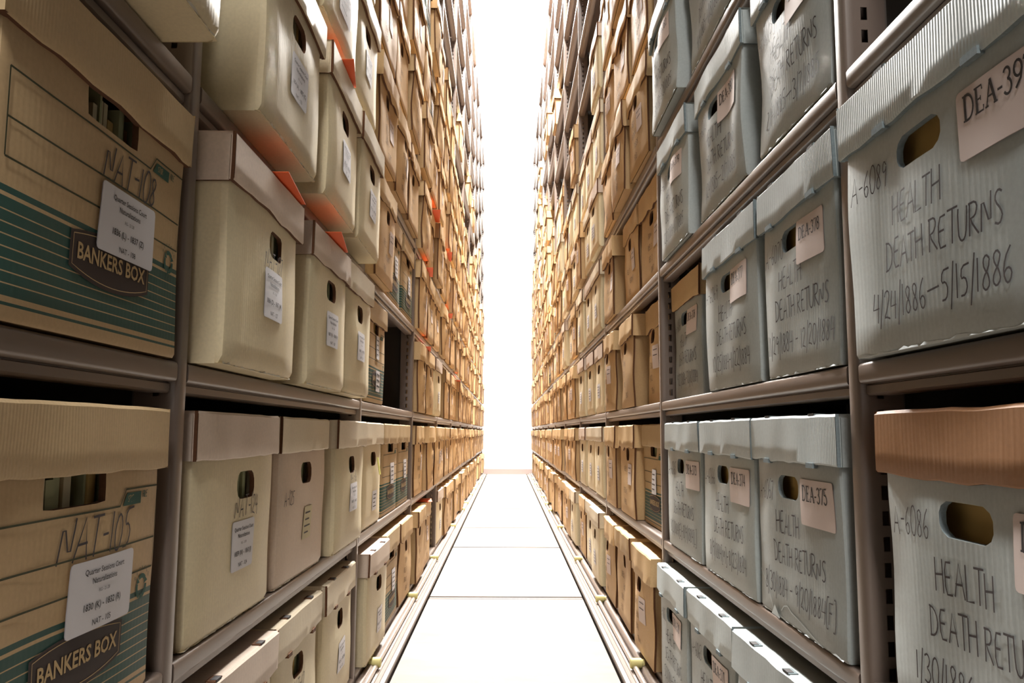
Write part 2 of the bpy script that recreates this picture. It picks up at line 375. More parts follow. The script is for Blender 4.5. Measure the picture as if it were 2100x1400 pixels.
def body_mesh(S, mat, cut, hole=(0, .168, .040, .015, .015), slab=0., torn=None, seed=1, rr=.004):
    """open-topped carton with a hand hole cut in its front"""
    mb = MB(); W, H, P = S.W, S.H, S.P
    cx, cz, hw, hh, hr = hole; zb = cz-.03; k = W/.305
    xs = [-W/2, -W/2+rr*.3, -W/2+rr, -.09*k, -.06*k, -.04*k, -.02*k, 0, .02*k, .04*k, .06*k, .09*k, W/2-rr, W/2-rr*.3, W/2]
    zs = [0, rr, .03, .06, .09, .115, zb, zb+.02, zb+.04, zb+.06, H]
    yf = S.y0
    r = rr if not slab else .001
    rows = [[P(x, yf+(r if i in (0, len(xs)-1) else (r*.3 if i in (1, len(xs)-2) else 0))+(rr*.5 if j == 0 else 0), z_) for i, x in enumerate(xs)] for j, z_ in enumerate(zs)]
    mb.grid(rows, mat, skip=lambda a, c: 6 <= a < 9 and 4 <= c < 10)
    # ring from the cell block to the slot
    B = [(xs[4+i], zs[6]) for i in range(6)]+[(xs[10], zs[6+i]) for i in range(3)]+[(xs[10-i], zs[9]) for i in range(6)]+[(xs[4], zs[9-i]) for i in range(3)]
    def slot(p):
        px, pz = p[0]/xs[10], (p[1]-cz)/.03
        qx, qz = px*hw, pz*hh
        ex, ez = hw-hr, hh-hr
        if abs(qx) > ex and (abs(qz) >= ez):
            ccx, ccz = math.copysign(ex, qx), math.copysign(ez, qz) if ez > 1e-6 else 0
            d = Vector((qx-ccx, qz-ccz))
            if d.length > 1e-7: d = d.normalized()*hr
            qx, qz = ccx+d.x, ccz+d.y
        return (qx+cx, qz+cz)
    Sl = [slot(p) for p in B]; n = len(B)
    i0 = len(mb.v)
    mb.v.extend([P(x, yf, z_) for x, z_ in B]); mb.v.extend([P(x, yf, z_) for x, z_ in Sl]); mb.v.extend([P(x, yf+.006, z_) for x, z_ in Sl])
    kc, km = mb.mi(cut), mb.mi(mat)
    for a in range(n):
        b_ = (a+1) % n
        mb.f.append((i0+a, i0+b_, i0+n+b_, i0+n+a)); mb.m.append(km)
        mb.f.append((i0+n+a, i0+n+b_, i0+2*n+b_, i0+2*n+a)); mb.m.append(kc)
    # sides and back
    ins = .007 if slab else 0
    ys = [yf+r if not slab else .0, .1, .22, D0]
    for sg in (-1, 1):
        xx = sg*(W/2-ins)
        mb.grid([[P(xx, y, z_) for y in (ys if sg > 0 else ys[::-1])] for z_ in zs], mat)
    mb.grid([[P(x, D0, z_) for x in (W/2-ins, 0, -W/2+ins)] for z_ in (0, H)], mat)
    if slab:    # cut edge of the loose front panel
        for sg in (-1, 1):
            mb.grid([[P(sg*W/2, y, z_) for y in (yf+.001, yf+slab)] for z_ in zs], cut)
            mb.grid([[P(x, yf+slab, z_) for x in (sg*W/2, sg*(W/2-.02))] for z_ in zs], cut)
    # bottom
    mb.grid([[P(x, y, 0.0008) for x in (-W/2+ins, 0, W/2-ins)] for y in (yf+.004, .15, D0)], mat)
    if torn:    # frayed paper along the bottom edge
        rnd = random.Random(seed*7+1); line = []
        x = -W/2+.004
        while x < W/2-.004:
            line.append(x); x += rnd.uniform(.004, .012)
        o = [rnd.uniform(.0006, .0026) for _ in line]; hh_ = [rnd.choice([.0006, .0012, .0022, .0034])*rnd.uniform(.6, 1.1) for _ in line]
        mb.grid([[P(a, yf-o[i]+rr*.5, .0004) for i, a in enumerate(line)], [P(a, yf-.0004+rr*.5*max(0, 1-hh_[i]/rr), hh_[i]) for i, a in enumerate(line)]], torn)
    return mb

def lid_mesh(S, mat, cut, top=.262, h=.060, e=.006, seed=1, wav=.0015, panel=True, tabs=None, sidemat=None, droop=0., extraW=.014):
    mb = MB(); W = S.W+extraW; D = D0+.012; rnd = random.Random(seed)
    yf = S.y0-e; z0, z1 = top-h, top
    sd = seed*2.3
    def off(x, z_):
        return S.off(x*.9, .6*S.H)*.5 + wav*1.6*noise.noise(Vector((x*14+sd, z_*9, sd)))
    def P(x, y, z_):
        t = (z1-z_)/h; k = max(0, 1-max(0, y)/D)
        zz = z_ + (wav*1.5*noise.noise(Vector((x*22+sd, y*15, 1.7))) - droop*abs(noise.noise(Vector((x*7+sd, 3.3, 0))))*k*1.6)*max(0, t) - wav*1.2*abs(noise.noise(Vector((x*11+sd, y*9, 4.))))*(1-t)
        return (x*(1+.0*t), y+off(x, z_)*k*(.4+.6*t), zz)
    nx = 14
    xs = [-W/2+W*i/nx for i in range(nx+1)]
    zs = [z0, z0+.002, z0+h*.35, z0+h*.7, z1-.003, z1]
    def fy(j): return yf+(.003 if j == len(zs)-1 else 0)+(.0015 if j == 0 else 0)
    mb.grid([[P(x, fy(j), z_) for x in xs] for j, z_ in enumerate(zs)], mat)
    side = sidemat or mat
    t_ = .0045 if panel else 0.
    ys = [yf+t_, .12, .25, D]
    ins = .0025 if panel else 0
    for sg in (-1, 1):
        mb.grid([[P(sg*(W/2-ins), y, z_) for y in (ys if sg > 0 else ys[::-1])] for z_ in zs], side)
        if panel:
            mb.grid([[P(sg*W/2, y, z_) for y in (yf+.0005, yf+t_)] for z_ in zs], cut)
            mb.grid([[P(x, yf+t_, z_) for x in (sg*W/2, sg*(W/2-.012))] for z_ in zs], cut)
    mb.grid([[P(x, D, z_) for x in (W/2, 0, -W/2)] for z_ in (z0, z1)], side)
    # top
    mb.grid([[P(x, y, z1) for x in xs] for y in (yf+.003, .04, .12, .25, D)], side)
    # thickness at the open edge, inner front
    mb.grid([[P(x, y, z0) for x in xs] for y in (yf+.0065, yf+.0015)], cut)
    mb.grid([[P(x, yf+.0065, z_) for x in xs] for z_ in (z1-.004, z0)], side)
    for sg in (-1, 1):
        mb.grid([[P(sg*(W/2-ins-d), y, z0) for y in ys] for d in (0, .004)], cut)
    mb.tabs = []
    if tabs:
        for x in (-.075, .075):
            xx = x+rnd.uniform(-.01, .01); tb = MB()
            p = P(xx, yf, z0)
            tb.box(xx-.011, xx+.011, p[1]-.0018, p[1]+.004, p[2]-.003, p[2]+.003, tabs); mb.tabs.append(tb); tb = MB()
            p = P(xx, yf+.003, z1)
            tb.box(xx-.012, xx+.012, p[1]-.0008, p[1]+.011, p[2]-.003, p[2]+.0014, tabs)
            tb.box(xx-.008, xx+.008, p[1]-.0014, p[1]+.007, p[2]-.0025, p[2]+.0020, 'ink'); mb.tabs.append(tb)  # black block painted as the dark inside of a notch hole
    return mb

def sticker_mesh(S, x0, x1, z0, z1, mat, r=.004, dy=-.0014):
    """a paper label with rounded corners lying on the box front"""
    mb = MB(); n = 5
    xs = [x0, x0+r*.3, x0+r]+[x0+r+(x1-x0-2*r)*i/n for i in range(1, n)]+[x1-r, x1-r*.3, x1]
    def lim(x):
        d = min(x-x0, x1-x)
        if d >= r: return 0
        return r-math.sqrt(max(0, r*r-(r-d)**2))
    rows = []
    for t in (0, .33, .66, 1):
        rows.append([(x, S.front(x, z0+(z1-z0)*t)+dy, z0+lim(x)+(z1-z0-2*lim(x))*t) for x in xs])
    mb.grid(rows, mat)
    mb.grid([[(p[0], p[1]+.0007, p[2]) for p in row] for row in rows], mat)
    mb.yf = lambda x, z_: S.front(x, z_)+dy
    return mb

def files_mesh(S, kind, seed):
    mb = MB(); rnd = random.Random(seed)
    if kind == 'gray':
        mb.box(-S.W/2+.02, S.W/2-.02, .014, D0-.03, .004, .215, 'tan')
    else:
        x = -S.W/2+.02
        while x < S.W/2-.03:
            w = rnd.uniform(.004, .014)
            if rnd.random() < .85:
                mb.box(x, x+w-.001, rnd.uniform(.008, .017), D0-.03, .004, rnd.uniform(.2, .232), rnd.choice(['filegreen', 'filecream', 'filegreen', 'tan']))
            x += w
    return mb

def handwriting(mb, S, code, lines, date, rnd, mat='pencil', zshift=0.):
    yf = lambda x, z_: S.front(x, z_)
    if code: write(mb, code, -.138*S.W/.303, .150+zshift, .026, .0014, yf, mat, rnd, sx=.82, rise=.04)
    for t, x, z_, h in lines: write(mb, t, x, z_+zshift, h, .0018, yf, mat, rnd, center=True, sx=.86)
    if date: write(mb, date, .0, .030+zshift, .025, .0017, yf, mat, rnd, center=True, sx=min(.92, .285*S.W/.303/advance(date, .025)))

LIB = {}
def make_gray(code, dea, date, seed, W=W0, brownlid=False, files=True, sx0=.035, lidW=.014, h_lid=.058, dents=1.):
    rnd = random.Random(seed)
    S = Shape(seed, bulge=.003*dents, noise_amp=.006*dents, W=W)
    b_ = body_mesh(S, 'gray', 'cutgray', hole=(-.012, .172, .038, .0145, .0145), torn='tornblue', seed=seed)
    handwriting(b_, S, code, [('HEALTH', -.018, .112, .027), ('DEATH RETURNS', .012, .073, .026)], date, rnd)
    if seed == 203:
        for pl in ([(-.146, .052), (-.132, .044), (-.118, .036), (-.106, .022), (-.094, .008)], [(-.060, .011), (-.048, .019), (-.034, .022), (-.018, .017), (.006, .014), (.034, .009), (.06, .004), (.085, .001)]):
            ribbon(b_, pl, .0013, S.front, 'tornblue')
        b_.face([(x, S.front(x, z_)-.003, z_) for x, z_ in ((-.094, .001), (-.060, .0008), (-.080, .0150))], 'tornblue')
    l_ = lid_mesh(S, ('redlid' if seed == 201 else 'brownlid') if brownlid else 'graylid', 'cutbrown' if brownlid else 'cutgray', h=h_lid, seed=seed, wav=.0022, tabs=None if brownlid else 'cutgray', sidemat=None if brownlid else 'gray', extraW=lidW, droop=.006 if brownlid else 0)
    st = sticker_mesh(S, sx0, sx0+.100*W/.303, .132, .186, 'sticker')
    if dea: serif(st, dea, sx0+.009, .161, (.0172 if seed > 202 else .019)*min(1, W/.29), st.yf)
    parts = [('body', b_, None), ('lid', l_, 'brown cardboard lid' if brownlid else None), ('paper_label', st, None)]
    if files: parts.append(('paper_files', files_mesh(S, 'gray', seed), None))
    return parts
def nat_sticker(S, x0, z0, w, h, lines, mat='sticker2', dy=-.0014):
    st = sticker_mesh(S, x0, x0+w, z0, z0+h, mat, dy=dy)
    c = x0+w/2
    for t, fz, size, wt in lines:
        printed(st, t, c, z0+h*fz, size*h, st.yf, weight=wt)
    return st
def nat_lines(dates, num):
    return [('Quarter Sessions Court', .80, .115, .012), ('Naturalizations', .66, .115, .012), ('RG - 21.28', .52, .07, 0.), (dates, .30, .135, .014), (num, .07, .12, .004)]
def make_cream(code, seed, dates=None, num=None, W=W0, col='cream', lidcol='creamlid', hx=0., sticker=(-.045, .062, .095, .062), files=True, hand=(.0, .135, .026), bulge=.003, tiltlabel=0, tabs=None):
    rnd = random.Random(seed)
    S = Shape(seed, bulge=bulge, noise_amp=.004, W=W)
    b_ = body_mesh(S, col, 'cutbrown', hole=(hx, .170, .034, .0175, .015), torn='torn', seed=seed, rr=.010)
    if code: write(b_, code, hand[0], hand[1]-.012, hand[2], .0017, S.front, 'pencil', rnd, center=True, sx=.9, slant=.15)
    l_ = lid_mesh(S, lidcol, 'cutbrown', h=.056, seed=seed, wav=.0018, tabs=tabs)
    parts = [('body', b_, None), ('lid', l_, None)]
    if dates or sticker:
        x0, z0, w, h = sticker
        if dates: st = nat_sticker(S, x0, z0-.012, w, h, nat_lines(dates, num))
        else:
            st = sticker_mesh(S, x0, x0+w, z0-.012, z0+h-.012, 'filecream' if tiltlabel else 'sticker2')
            rr = random.Random(seed)
            for i in range(4):
                zz = z0-.012+h*(.8-.2*i); ribbon(st, [(x0+w*rr.uniform(.1, .2), zz), (x0+w*rr.uniform(.6, .9), zz)], .0025, st.yf, 'pencil', dy=-.0004)
        parts.append(('paper_label', st, None))
    if files: parts.append(('paper_files', files_mesh(S, 'cream', seed), None))
    return parts
def banker_print(mb, S, rich=True):
    yf = S.front; w = .0016; k = S.W/.303
    def ln(pts, mat='linegreen', ww=w): ribbon(mb, [(p[0]*k, p[1]) for p in pts], ww, yf, mat)
    ln([(-.142, .173), (-.09, .173), (-.03, .173), (.03, .173), (.070, .173), (.082, .187), (.115, .187), (.146, .187)])
    ln([(-.142, .138), (-.07, .138), (0, .138), (.07, .138), (.144, .138)])
    ln([(-.142, .110), (-.07, .110), (0, .110), (.07, .110), (.144, .110)])
    ln([(-.142, .173), (-.142, .110)]); ln([(.146, .187), (.144, .110)], ww=.0008)
    mb.face([(p[0]*k, yf(p[0]*k, p[1])-.0008, p[1]) for p in ((.0755, .1725), (.112, .1725), (.113, .1835), (.084, .1835))], 'green')
    if not rich: return
    write(mb, 'STOR', .086*k, .1755, .0055, .0006, yf, 'kraftink', random.Random(3), sx=.9)
    write(mb, 'FILE', .1155*k, .1775, .006, .0009, yf, 'green', random.Random(3), sx=.9, slant=.3)
    # three chasing arrows
    for a in (90, 210, 330):
        c = [(.124+.0095*math.cos(math.radians(t)), .0985-.004+.0095*math.sin(math.radians(t))) for t in range(a-48, a+40, 14)]
        ribbon(mb, [(p[0]*k, p[1]) for p in c], .0042, yf, 'green')
        e = math.radians(a+46); q = (.124+.0095*math.cos(e), .0945+.0095*math.sin(e)); d = (-math.sin(e), math.cos(e)); nn = (math.cos(e), math.sin(e))
        tri = [(q[0]-nn[0]*.004, q[1]-nn[1]*.004), (q[0]+nn[0]*.004, q[1]+nn[1]*.004), (q[0]+d[0]*.005, q[1]+d[1]*.005)]
        mb.face([(p[0]*k, yf(p[0]*k, p[1])-.0009, p[1]) for p in tri], 'green')
    for i, ch in enumerate('RECYCLE'):
        a = math.radians(150-20*i); printed(mb, ch, (.124+.0165*math.cos(a))*k, .0935+.0165*math.sin(a), .005, yf, mat='green', dy=-.0008)
def badge(mb, S, cx, cz, w=.140, h=.040):
    """dark name badge: straight ends, bowed top and bottom"""
    yf = S.front
    def outline(w_, h_, dep):
        n = 12; top = []; bot = []
        for i in range(n+1):
            t = -1+2*i/n; x = cx+t*w_/2
            top.append((x, cz+h_*.36+(1-abs(t)**2)*h_*.17)); bot.append((x, cz-h_*.36-(1-abs(t)**2)*h_*.17*1.5))
        return top, bot
    t1, b1 = outline(w, h, 0)
    mb.grid([[(p[0], yf(*p)-.0010, p[1]) for p in b1], [((p[0]), yf(p[0], cz)-.0010, cz) for p in b1], [(p[0], yf(*p)-.0010, p[1]) for p in t1]], 'badge')
    t2, b2 = outline(w-.008, h-.006, 0)
    ribbon(mb, t2+b2[::-1]+[t2[0]], .0007, yf, 'kraftink', dy=-.0014)
    printed(mb, 'BANKERS BOX', cx, cz-.0062, .0185, yf, mat='kraftink', weight=.022, xs=.98, dy=-.0016)
    printed(mb, 'o', cx+w/2+.003, cz+h*.22, .008, yf, mat='badge', dy=-.0012)
def make_banker(code, seed, dates=None, num=None, W=W0, rich=True, codepos=(.0, .150, .034, 1.), stick=(-.02, .090, .1, .062), bpos=(.012, .083), lid='kraftplain', second=False):
    rnd = random.Random(seed)
    S = Shape(seed, bulge=.002, noise_amp=.004, W=W)
    b_ = body_mesh(S, 'kraft', 'cutbrown', hole=(0, .199, .046, .020, .004), seed=seed)
    banker_print(b_, S, rich)
    if code: write(b_, code, codepos[0], codepos[1]-.01, codepos[2], .0021, S.front, 'pencil', rnd, center=True, slant=.22, sx=codepos[3])
    badge(b_, S, bpos[0], bpos[1]-.02)
    l_ = lid_mesh(S, lid, 'cutbrown', h=.058, seed=seed, wav=.0025, panel=False)
    parts = [('body', b_, None), ('lid', l_, None)]
    x0, z0, w, h = stick
    if dates: st = nat_sticker(S, x0, z0-.012, w, h, nat_lines(dates, num), dy=-.0027)
    else:
        st = sticker_mesh(S, x0, x0+w, z0, z0+h, 'sticker2', dy=-.0027)
        for i in range(4): ribbon(st, [(x0+w*.12, z0+h*(.8-.2*i)), (x0+w*(.8-.1*(i % 2)), z0+h*(.8-.2*i))], .0028, st.yf, 'pencil', dy=-.0004)
    parts.append(('paper_label', st, None))
    if second:
        st = sticker_mesh(S, -.005, .055, .030, .085, 'sticker2', dy=-.0026)
        for i in range(3): ribbon(st, [(.002, .075-.015*i), (.048, .073-.015*i)], .005, st.yf, 'ink', dy=-.0004)
        parts.append(('paper_label', st, None))
    parts.append(('paper_files', files_mesh(S, 'cream', seed), None))
    return parts
def make_brown(seed, W=None, stick=True, scrib=True, far=False, mangled=False):
    rnd = random.Random(seed)
    W = W or (.272 if seed % 2 else .286)
    S = Shape(seed, bulge=rnd.choice([-.004, .005, .009]), noise_amp=.007, taper=rnd.uniform(.01, .05), W=W, y0=-.007)
    b_ = body_mesh(S, 'brown', 'cutbrown', hole=(rnd.uniform(-.012, .012), .176, .026, .018, .014), slab=.006, seed=seed)
    if scrib:
        for i in range(4):
            t = rnd.choice(['BOX 2', 'RETURNS', 'DEEDS', 'FILED', 'TERM 1', 'COURT', 'PAPERS', 'REEL 3'])
            t = ''.join(c for c in t if c in G)
            write(b_, t, rnd.uniform(-.05, .03), .125-.032*i, .015, .0016, S.front, 'faintink', rnd, center=True, jit=.1)
    l_ = lid_mesh(S, 'brownlid', 'cutbrown', h=rnd.uniform(.054, .066), seed=seed, wav=.004, droop=.010 if not mangled else .022, panel=bool(seed % 3), extraW=.013, top=.262)
    parts = [('body', b_, None), ('lid', l_, None)]
    if stick:
        x0 = rnd.uniform(.0, .04)
        st = sticker_mesh(S, x0, x0+.06, .09, .150, 'sticker', r=.002)
        for i in range(2): ribbon(st, [(x0+.01, .138-.014*i), (x0+.048, .138-.014*i)], .002, st.yf, 'pencil', dy=-.0004)
        parts.append(('paper_label', st, None))
    return parts

def to_meshes(kind, parts):
    return [(n, mb.mesh(kind+'_'+n), lab, [t.mesh('tab', False) for t in getattr(mb, 'tabs', [])]) for n, mb, lab in parts]
def joined(kind, parts):
    mb = MB()
    for n, p, lab in parts:
        if n != 'paper_files': mb.join(p)
    return mb.mesh(kind)
NAMES = {'G': 'archive_box', 'C': 'archive_box', 'B': 'cardboard_box', 'K': 'cardboard_box', 'P': 'archive_box'}
def variants(k, i):
    if k == 'B': return make_brown(20+i, stick=(i % 5 != 3), mangled=(i % 4 == 2))
    if k == 'C': return make_cream('', 60+i, W=.286, sticker=(-.03, .07, .07, .055), files=False, lidcol='pinklid' if i % 2 else 'creamlid')
    if k == 'K': return make_banker('', 80+i, W=.29, rich=False, stick=(-.01, .085, .06, .062))
    if k == 'G': return make_gray('A-60', None, '', 90+i, W=.29, files=False)
NV = {'B': 9, 'C': 4, 'K': 2, 'G': 2}
for k, n in NV.items():
    for i in range(n):
        p = variants(k, i)
        LIB[k, i] = to_meshes(NAMES[k], p); LIB[k, i, 'far'] = joined(NAMES[k], p)

def place(side, yc, zb, e, parts, name, label, group, yaw=0., sc=(1, 1, 1)):
    """stand a box on a shelf: side +1 right rack, -1 left rack; e = how far it sticks out past the shelf edge"""
    a = AR if side > 0 else AL
    x = side*(a-e)
    rot = (0, 0, (-math.pi/2 if side > 0 else math.pi/2)+yaw)
    if isinstance(parts, bpy.types.Mesh):
        o = link(name, parts, None, (x, yc, zb+REST), rot); o.scale = sc
    else:
        o = bpy.data.objects.new(name, None); C.objects.link(o); o.location = (x, yc, zb+REST); o.rotation_euler = rot; o.scale = sc
        o.empty_display_size = .05
        for n, me, lab, tabs in parts:
            c = link(n, me, o)
            if lab: c['label'] = lab
            for tm in tabs: link('tab', tm, c)
    tag(o, label, 'box', group)
    return o

# ------------------------------------------------------------------ the setting
def struct(name, mb, smooth=False):
    o = link(name, mb.mesh(name, smooth)); o['kind'] = 'structure'; return o
ROOMX, ROOM_Y0, ROOM_Z = 2.6, -2.6, 7.4
mb = MB()
mb.box(-ROOMX, ROOMX, ROOM_Y0, WALL_Y, -.12, -.03, 'floordark')
FX = .276
joints = [(3.04, .046), (4.33, .046), (5.22, .018), (6.51, .022), (7.97, .024), (9.3, .014), (10.5, .014)]
y = ROOM_Y0
for jy, w in joints:
    mb.box(-FX, FX, y, jy-w/2, -.03, 0, 'floor')
    if w > .02:
        mb.box(-FX, FX, jy-w/2+.012, jy+w/2-.012, -.03, -.001, 'metal')
    y = jy+w/2
mb.box(-FX, FX, y, WALL_Y, -.03, 0, 'floor')
struct('floor', mb)
mb = MB(); mb.box(-ROOMX, ROOMX, WALL_Y, WALL_Y+.1, -.12, ROOM_Z, 'wall'); struct('wall_far', mb)
mb = MB(); mb.box(-ROOMX, ROOMX, ROOM_Y0-.1, ROOM_Y0, -.12, ROOM_Z, 'wall'); struct('wall_near', mb)
mb = MB(); mb.box(-ROOMX-.1, -ROOMX, ROOM_Y0, WALL_Y, -.12, ROOM_Z, 'wall'); struct('wall_left', mb)
mb = MB(); mb.box(ROOMX, ROOMX+.1, ROOM_Y0, WALL_Y, -.12, ROOM_Z, 'wall'); struct('wall_right', mb)
mb = MB(); mb.box(-ROOMX, ROOMX, ROOM_Y0, WALL_Y, ROOM_Z, ROOM_Z+.1, 'wall'); struct('ceiling', mb)
mb = MB(); mb.extrude_y([(-.001, 0), (.012, 0), (.012, .072), (.008, .078), (-.001, .078)], -.9, .9, 'baseb')
o = struct('baseboard_far', mb); o.rotation_euler = (0, 0, -math.pi/2); o.location = (0, WALL_Y-.002, 0)

for i, (ly, lz, sy, sx, w) in enumerate(LAMPS):
    words = ['behind the camera', 'over the near boxes', 'over the middle of the aisle', 'over the far half of the aisle', 'high up, added to white out the end wall'][i]
    t = bpy.data.objects.new('ceiling_light', None); C.objects.link(t); t.location = (0, ly, lz)
    tag(t, 'long white lamp hanging '+words, 'lamp', 'lamps over the aisle')
    hb = MB(); hb.extrude_y([(-sx/2-.02, 0), (sx/2+.02, 0), (sx/2, .07), (-sx/2, .07)], -sy/2-.02, sy/2+.02, 'wall'); link('housing', hb.mesh('housing', False), t)
    db = MB(); db.box(-sx/2, sx/2, -sy/2, sy/2, -.008, .001, 'lamp'); link('diffuser', db.mesh('diffuser', False), t)
    rb = MB()
    for yy in (-sy/2+.1, sy/2-.1):
        rb = MB(); rb.box(-.006, .006, yy-.006, yy+.006, .06, ROOM_Z-lz-.002, 'metal'); link('hanger', rb.mesh('hanger', False), t)

# ------------------------------------------------------------------ the two racks
DEPTH = .465
def post_mesh(side):
    """front upright: narrow face to the aisle, slotted web running inwards. local x = inwards, y back to far edge at 0"""
    mb = MB(); top = shelf_z(NL-1)+.35; s = side
    X = lambda d: s*d
    w = .026
    # folded channel: front face with rounded corners
    prof = [(0.010, 0), (.0035, -.0002), (.001, -.0015), (0, -.004), (0, -w+.004), (.001, -w+.0015), (.0035, -w), (.012, -w)]
    pts = [(X(d), y) for d, y in prof]
    i0 = len(mb.v); k = mb.mi('metal')
    for z_ in (0.01, top): mb.v.extend([(x, y, z_) for x, y in pts])
    n = len(pts)
    for a in range(n-1):
        mb.f.append((i0+a, i0+a+1, i0+n+a+1, i0+n+a)); mb.m.append(k)
    # slotted web on the near side
    for yy in (-w, -.001):
        for d0, d1 in ((.010, .019), (.026, .046)):
            mb.box(min(X(d0), X(d1)), max(X(d0), X(d1)), yy, yy+.0012, .01, top, 'metal')
        z_ = .01
        while z_ < top:
            mb.box(min(X(.019), X(.026)), max(X(.019), X(.026)), yy, yy+.0012, z_, z_+.011, 'metal'); z_ += .0254
    mb.box(min(X(.045), X(.047)), max(X(.045), X(.047)), -w, 0, .01, top, 'metaldark')
    return mb.mesh('upright')
def rear_mesh(side):
    mb = MB(); a, b_ = sorted((side*(DEPTH-.03), side*DEPTH)); mb.box(a, b_, -.028, 0, .01, shelf_z(NL-1)+.35, 'metaldark'); return mb.mesh('rear_upright')
def shelf_profile(side):
    r = .004
    p = [(DEPTH-.03, 0), (r, 0), (r*.3, -.0012), (0, -r), (0, -.017), (.0012, -.0200), (.004, -.0212), (.010, -.0212), (.010, -.0225), (.0075, -.0235), (.0075, -.031), (.010, -.033), (.030, -.033), (.030, -.030), (.013, -.030), (.013, -.004), (DEPTH-.03, -.004)]
    q = [(side*x, z_) for x, z_ in p]
    return q if side > 0 else q[::-1]
def shelf_mesh(side):
    mb = MB(); mb.extrude_y(shelf_profile(side), .002, BAY-.026-.002, 'metal'); return mb.mesh('shelf', True, 50)

BUMP_L = [.62, 1.37, 2.10, 2.93, 3.80, 5.08, 6.15, 6.72, 7.6, 8.4, 9.3, 10.3]
BUMP_R = [.60, 1.33, 2.10, 2.89, 3.78, 5.04, 6.1, 6.65, 7.4, 8.25, 9.2, 10.2]
RACK = {}
for side, a, y1, word, bumps in ((1, AR, YR, 'right', BUMP_R), (-1, AL, YL, 'left', BUMP_L)):
    root = bpy.data.objects.new('shelving_rack', None); C.objects.link(root); root.location = (side*a, y1, 0)
    tag(root, 'tall taupe steel shelving rack along the %s side of the aisle' % word, 'shelving rack', 'steel racks lining the aisle')
    RACK[side] = root
    pm, rm, sm = post_mesh(side), rear_mesh(side), shelf_mesh(side)
    for k in range(-2, NB):
        link('upright', pm, root, (0, k*BAY, 0)); link('rear_upright', rm, root, (0, k*BAY, 0))
    sp = MB(); x0, x1 = sorted((side*.0475, side*(DEPTH-.031))); sp.box(x0, x1, -.0145, -.013, .02, shelf_z(NL-1)+.35, 'back'); spm = sp.mesh('side_panel', False)
    for k in range(-2, NB): link('side_panel', spm, root, (0, k*BAY, 0))
    rest = MB()
    for k in range(-2, NB-1):       # bay k+1 starts after post k
        for n in range(NL):
            seen = (k <= -1 and k > -2 and n < 5) or (k >= 0 and k <= 7 and n <= [5, 7, 9, 11, 12, 13, 13, 13][k])
            if seen: link('shelf', sm, root, (0, k*BAY, shelf_z(n)))
            else:
                q = MB(); q.extrude_y(shelf_profile(side), .002+k*BAY, (k+1)*BAY-.028, 'metal')
                q.v = [(v[0], v[1], v[2]+shelf_z(n)) for v in q.v]; rest.join(q)
    ro = link('far_shelf', rest.mesh('far_shelf', False), root); ro['kind'] = 'stuff'
    bk = MB(); x0, x1 = sorted((side*DEPTH, side*(DEPTH+.004))); bk.box(x0, x1, -2*BAY-.03, (NB-1)*BAY, .0, shelf_z(NL-1)+.35, 'back')
    link('back_panel', bk.mesh('back_panel', False), root)  # unseen back sheet, added to keep the inside of the rack dark
    tp = MB(); x0, x1 = sorted((side*.0, side*DEPTH)); tp.box(x0, x1, -2*BAY-.03, (NB-1)*BAY, shelf_z(NL-1)+.35, shelf_z(NL-1)+.36, 'metal')
    link('top_panel', tp.mesh('top_panel', False), root)  # unseen cover sheet, added to stop light leaking in over the rack
    # the carriage the rack stands on: stepped strip, rounded bar, kick face
    cb = MB(); s = side
    d = a-FX       # distance from shelf front to the floor's edge
    pr = [(-d+.010, -.024), (-d+.006, .004), (-d+.008, .010), (-d+.018, .011), (-d+.019, .0125), (-d+.0205, .0125), (-d+.0215, .011), (-d+.030, .011), (-d+.031, .0125), (-d+.0325, .0125), (-d+.0335, .011), (-d+.044, .012), (-d+.047, -.02), (0.30, -.02), (.30, -.026)]
    q = [(s*x, z_) for x, z_ in pr]; cb.extrude_y(q if s > 0 else q[::-1], -2*BAY, (NB-1)*BAY, 'metal')
    pr2 = [(-.026, -.02), (-.026, .012), (-.022, .022), (-.015, .026), (-.006, .026), (-.002, .020), (0.012, .019), (.012, -.02)]
    q = [(s*x, z_) for x, z_ in pr2]; cb.extrude_y(q if s > 0 else q[::-1], -2*BAY, (NB-1)*BAY, 'metal')
    link('carriage', cb.mesh('carriage', True, 50), root)
    br = MB(); R = .0065; cxx, czz = -d+.044, .019
    q = [(s*(cxx+R*math.cos(t*math.pi/6)), czz+R*math.sin(t*math.pi/6)) for t in range(12)]
    br.extrude_y(q if s < 0 else q[::-1], -2*BAY, (NB-1)*BAY, 'chrome'); link('safety_bar', br.mesh('safety_bar'), root)
    bm_ = MB(); n = 16
    for (x_0, x_1, rr) in ((-.016, .012, .0125), (.012, .020, .010)):
        ring = [[(s*x, rr*math.cos(2*math.pi*t/n), rr*math.sin(2*math.pi*t/n)) for t in range(n+1)] for x in (x_0, x_0+.002, x_1-.001, x_1)]
        ring[0] = [(p[0], p[1]*.82, p[2]*.82) for p in ring[0]]
        bm_.grid(ring if s > 0 else ring[::-1], 'bumper'); bm_.face([(p[0], p[1], p[2]) for p in (ring[0][:-1] if s < 0 else ring[0][:-1][::-1])], 'bumper')
    bme = bm_.mesh('bumper')
    for by in bumps: link('bumper', bme, root, (s*(cxx+.004), by-y1, .0275))

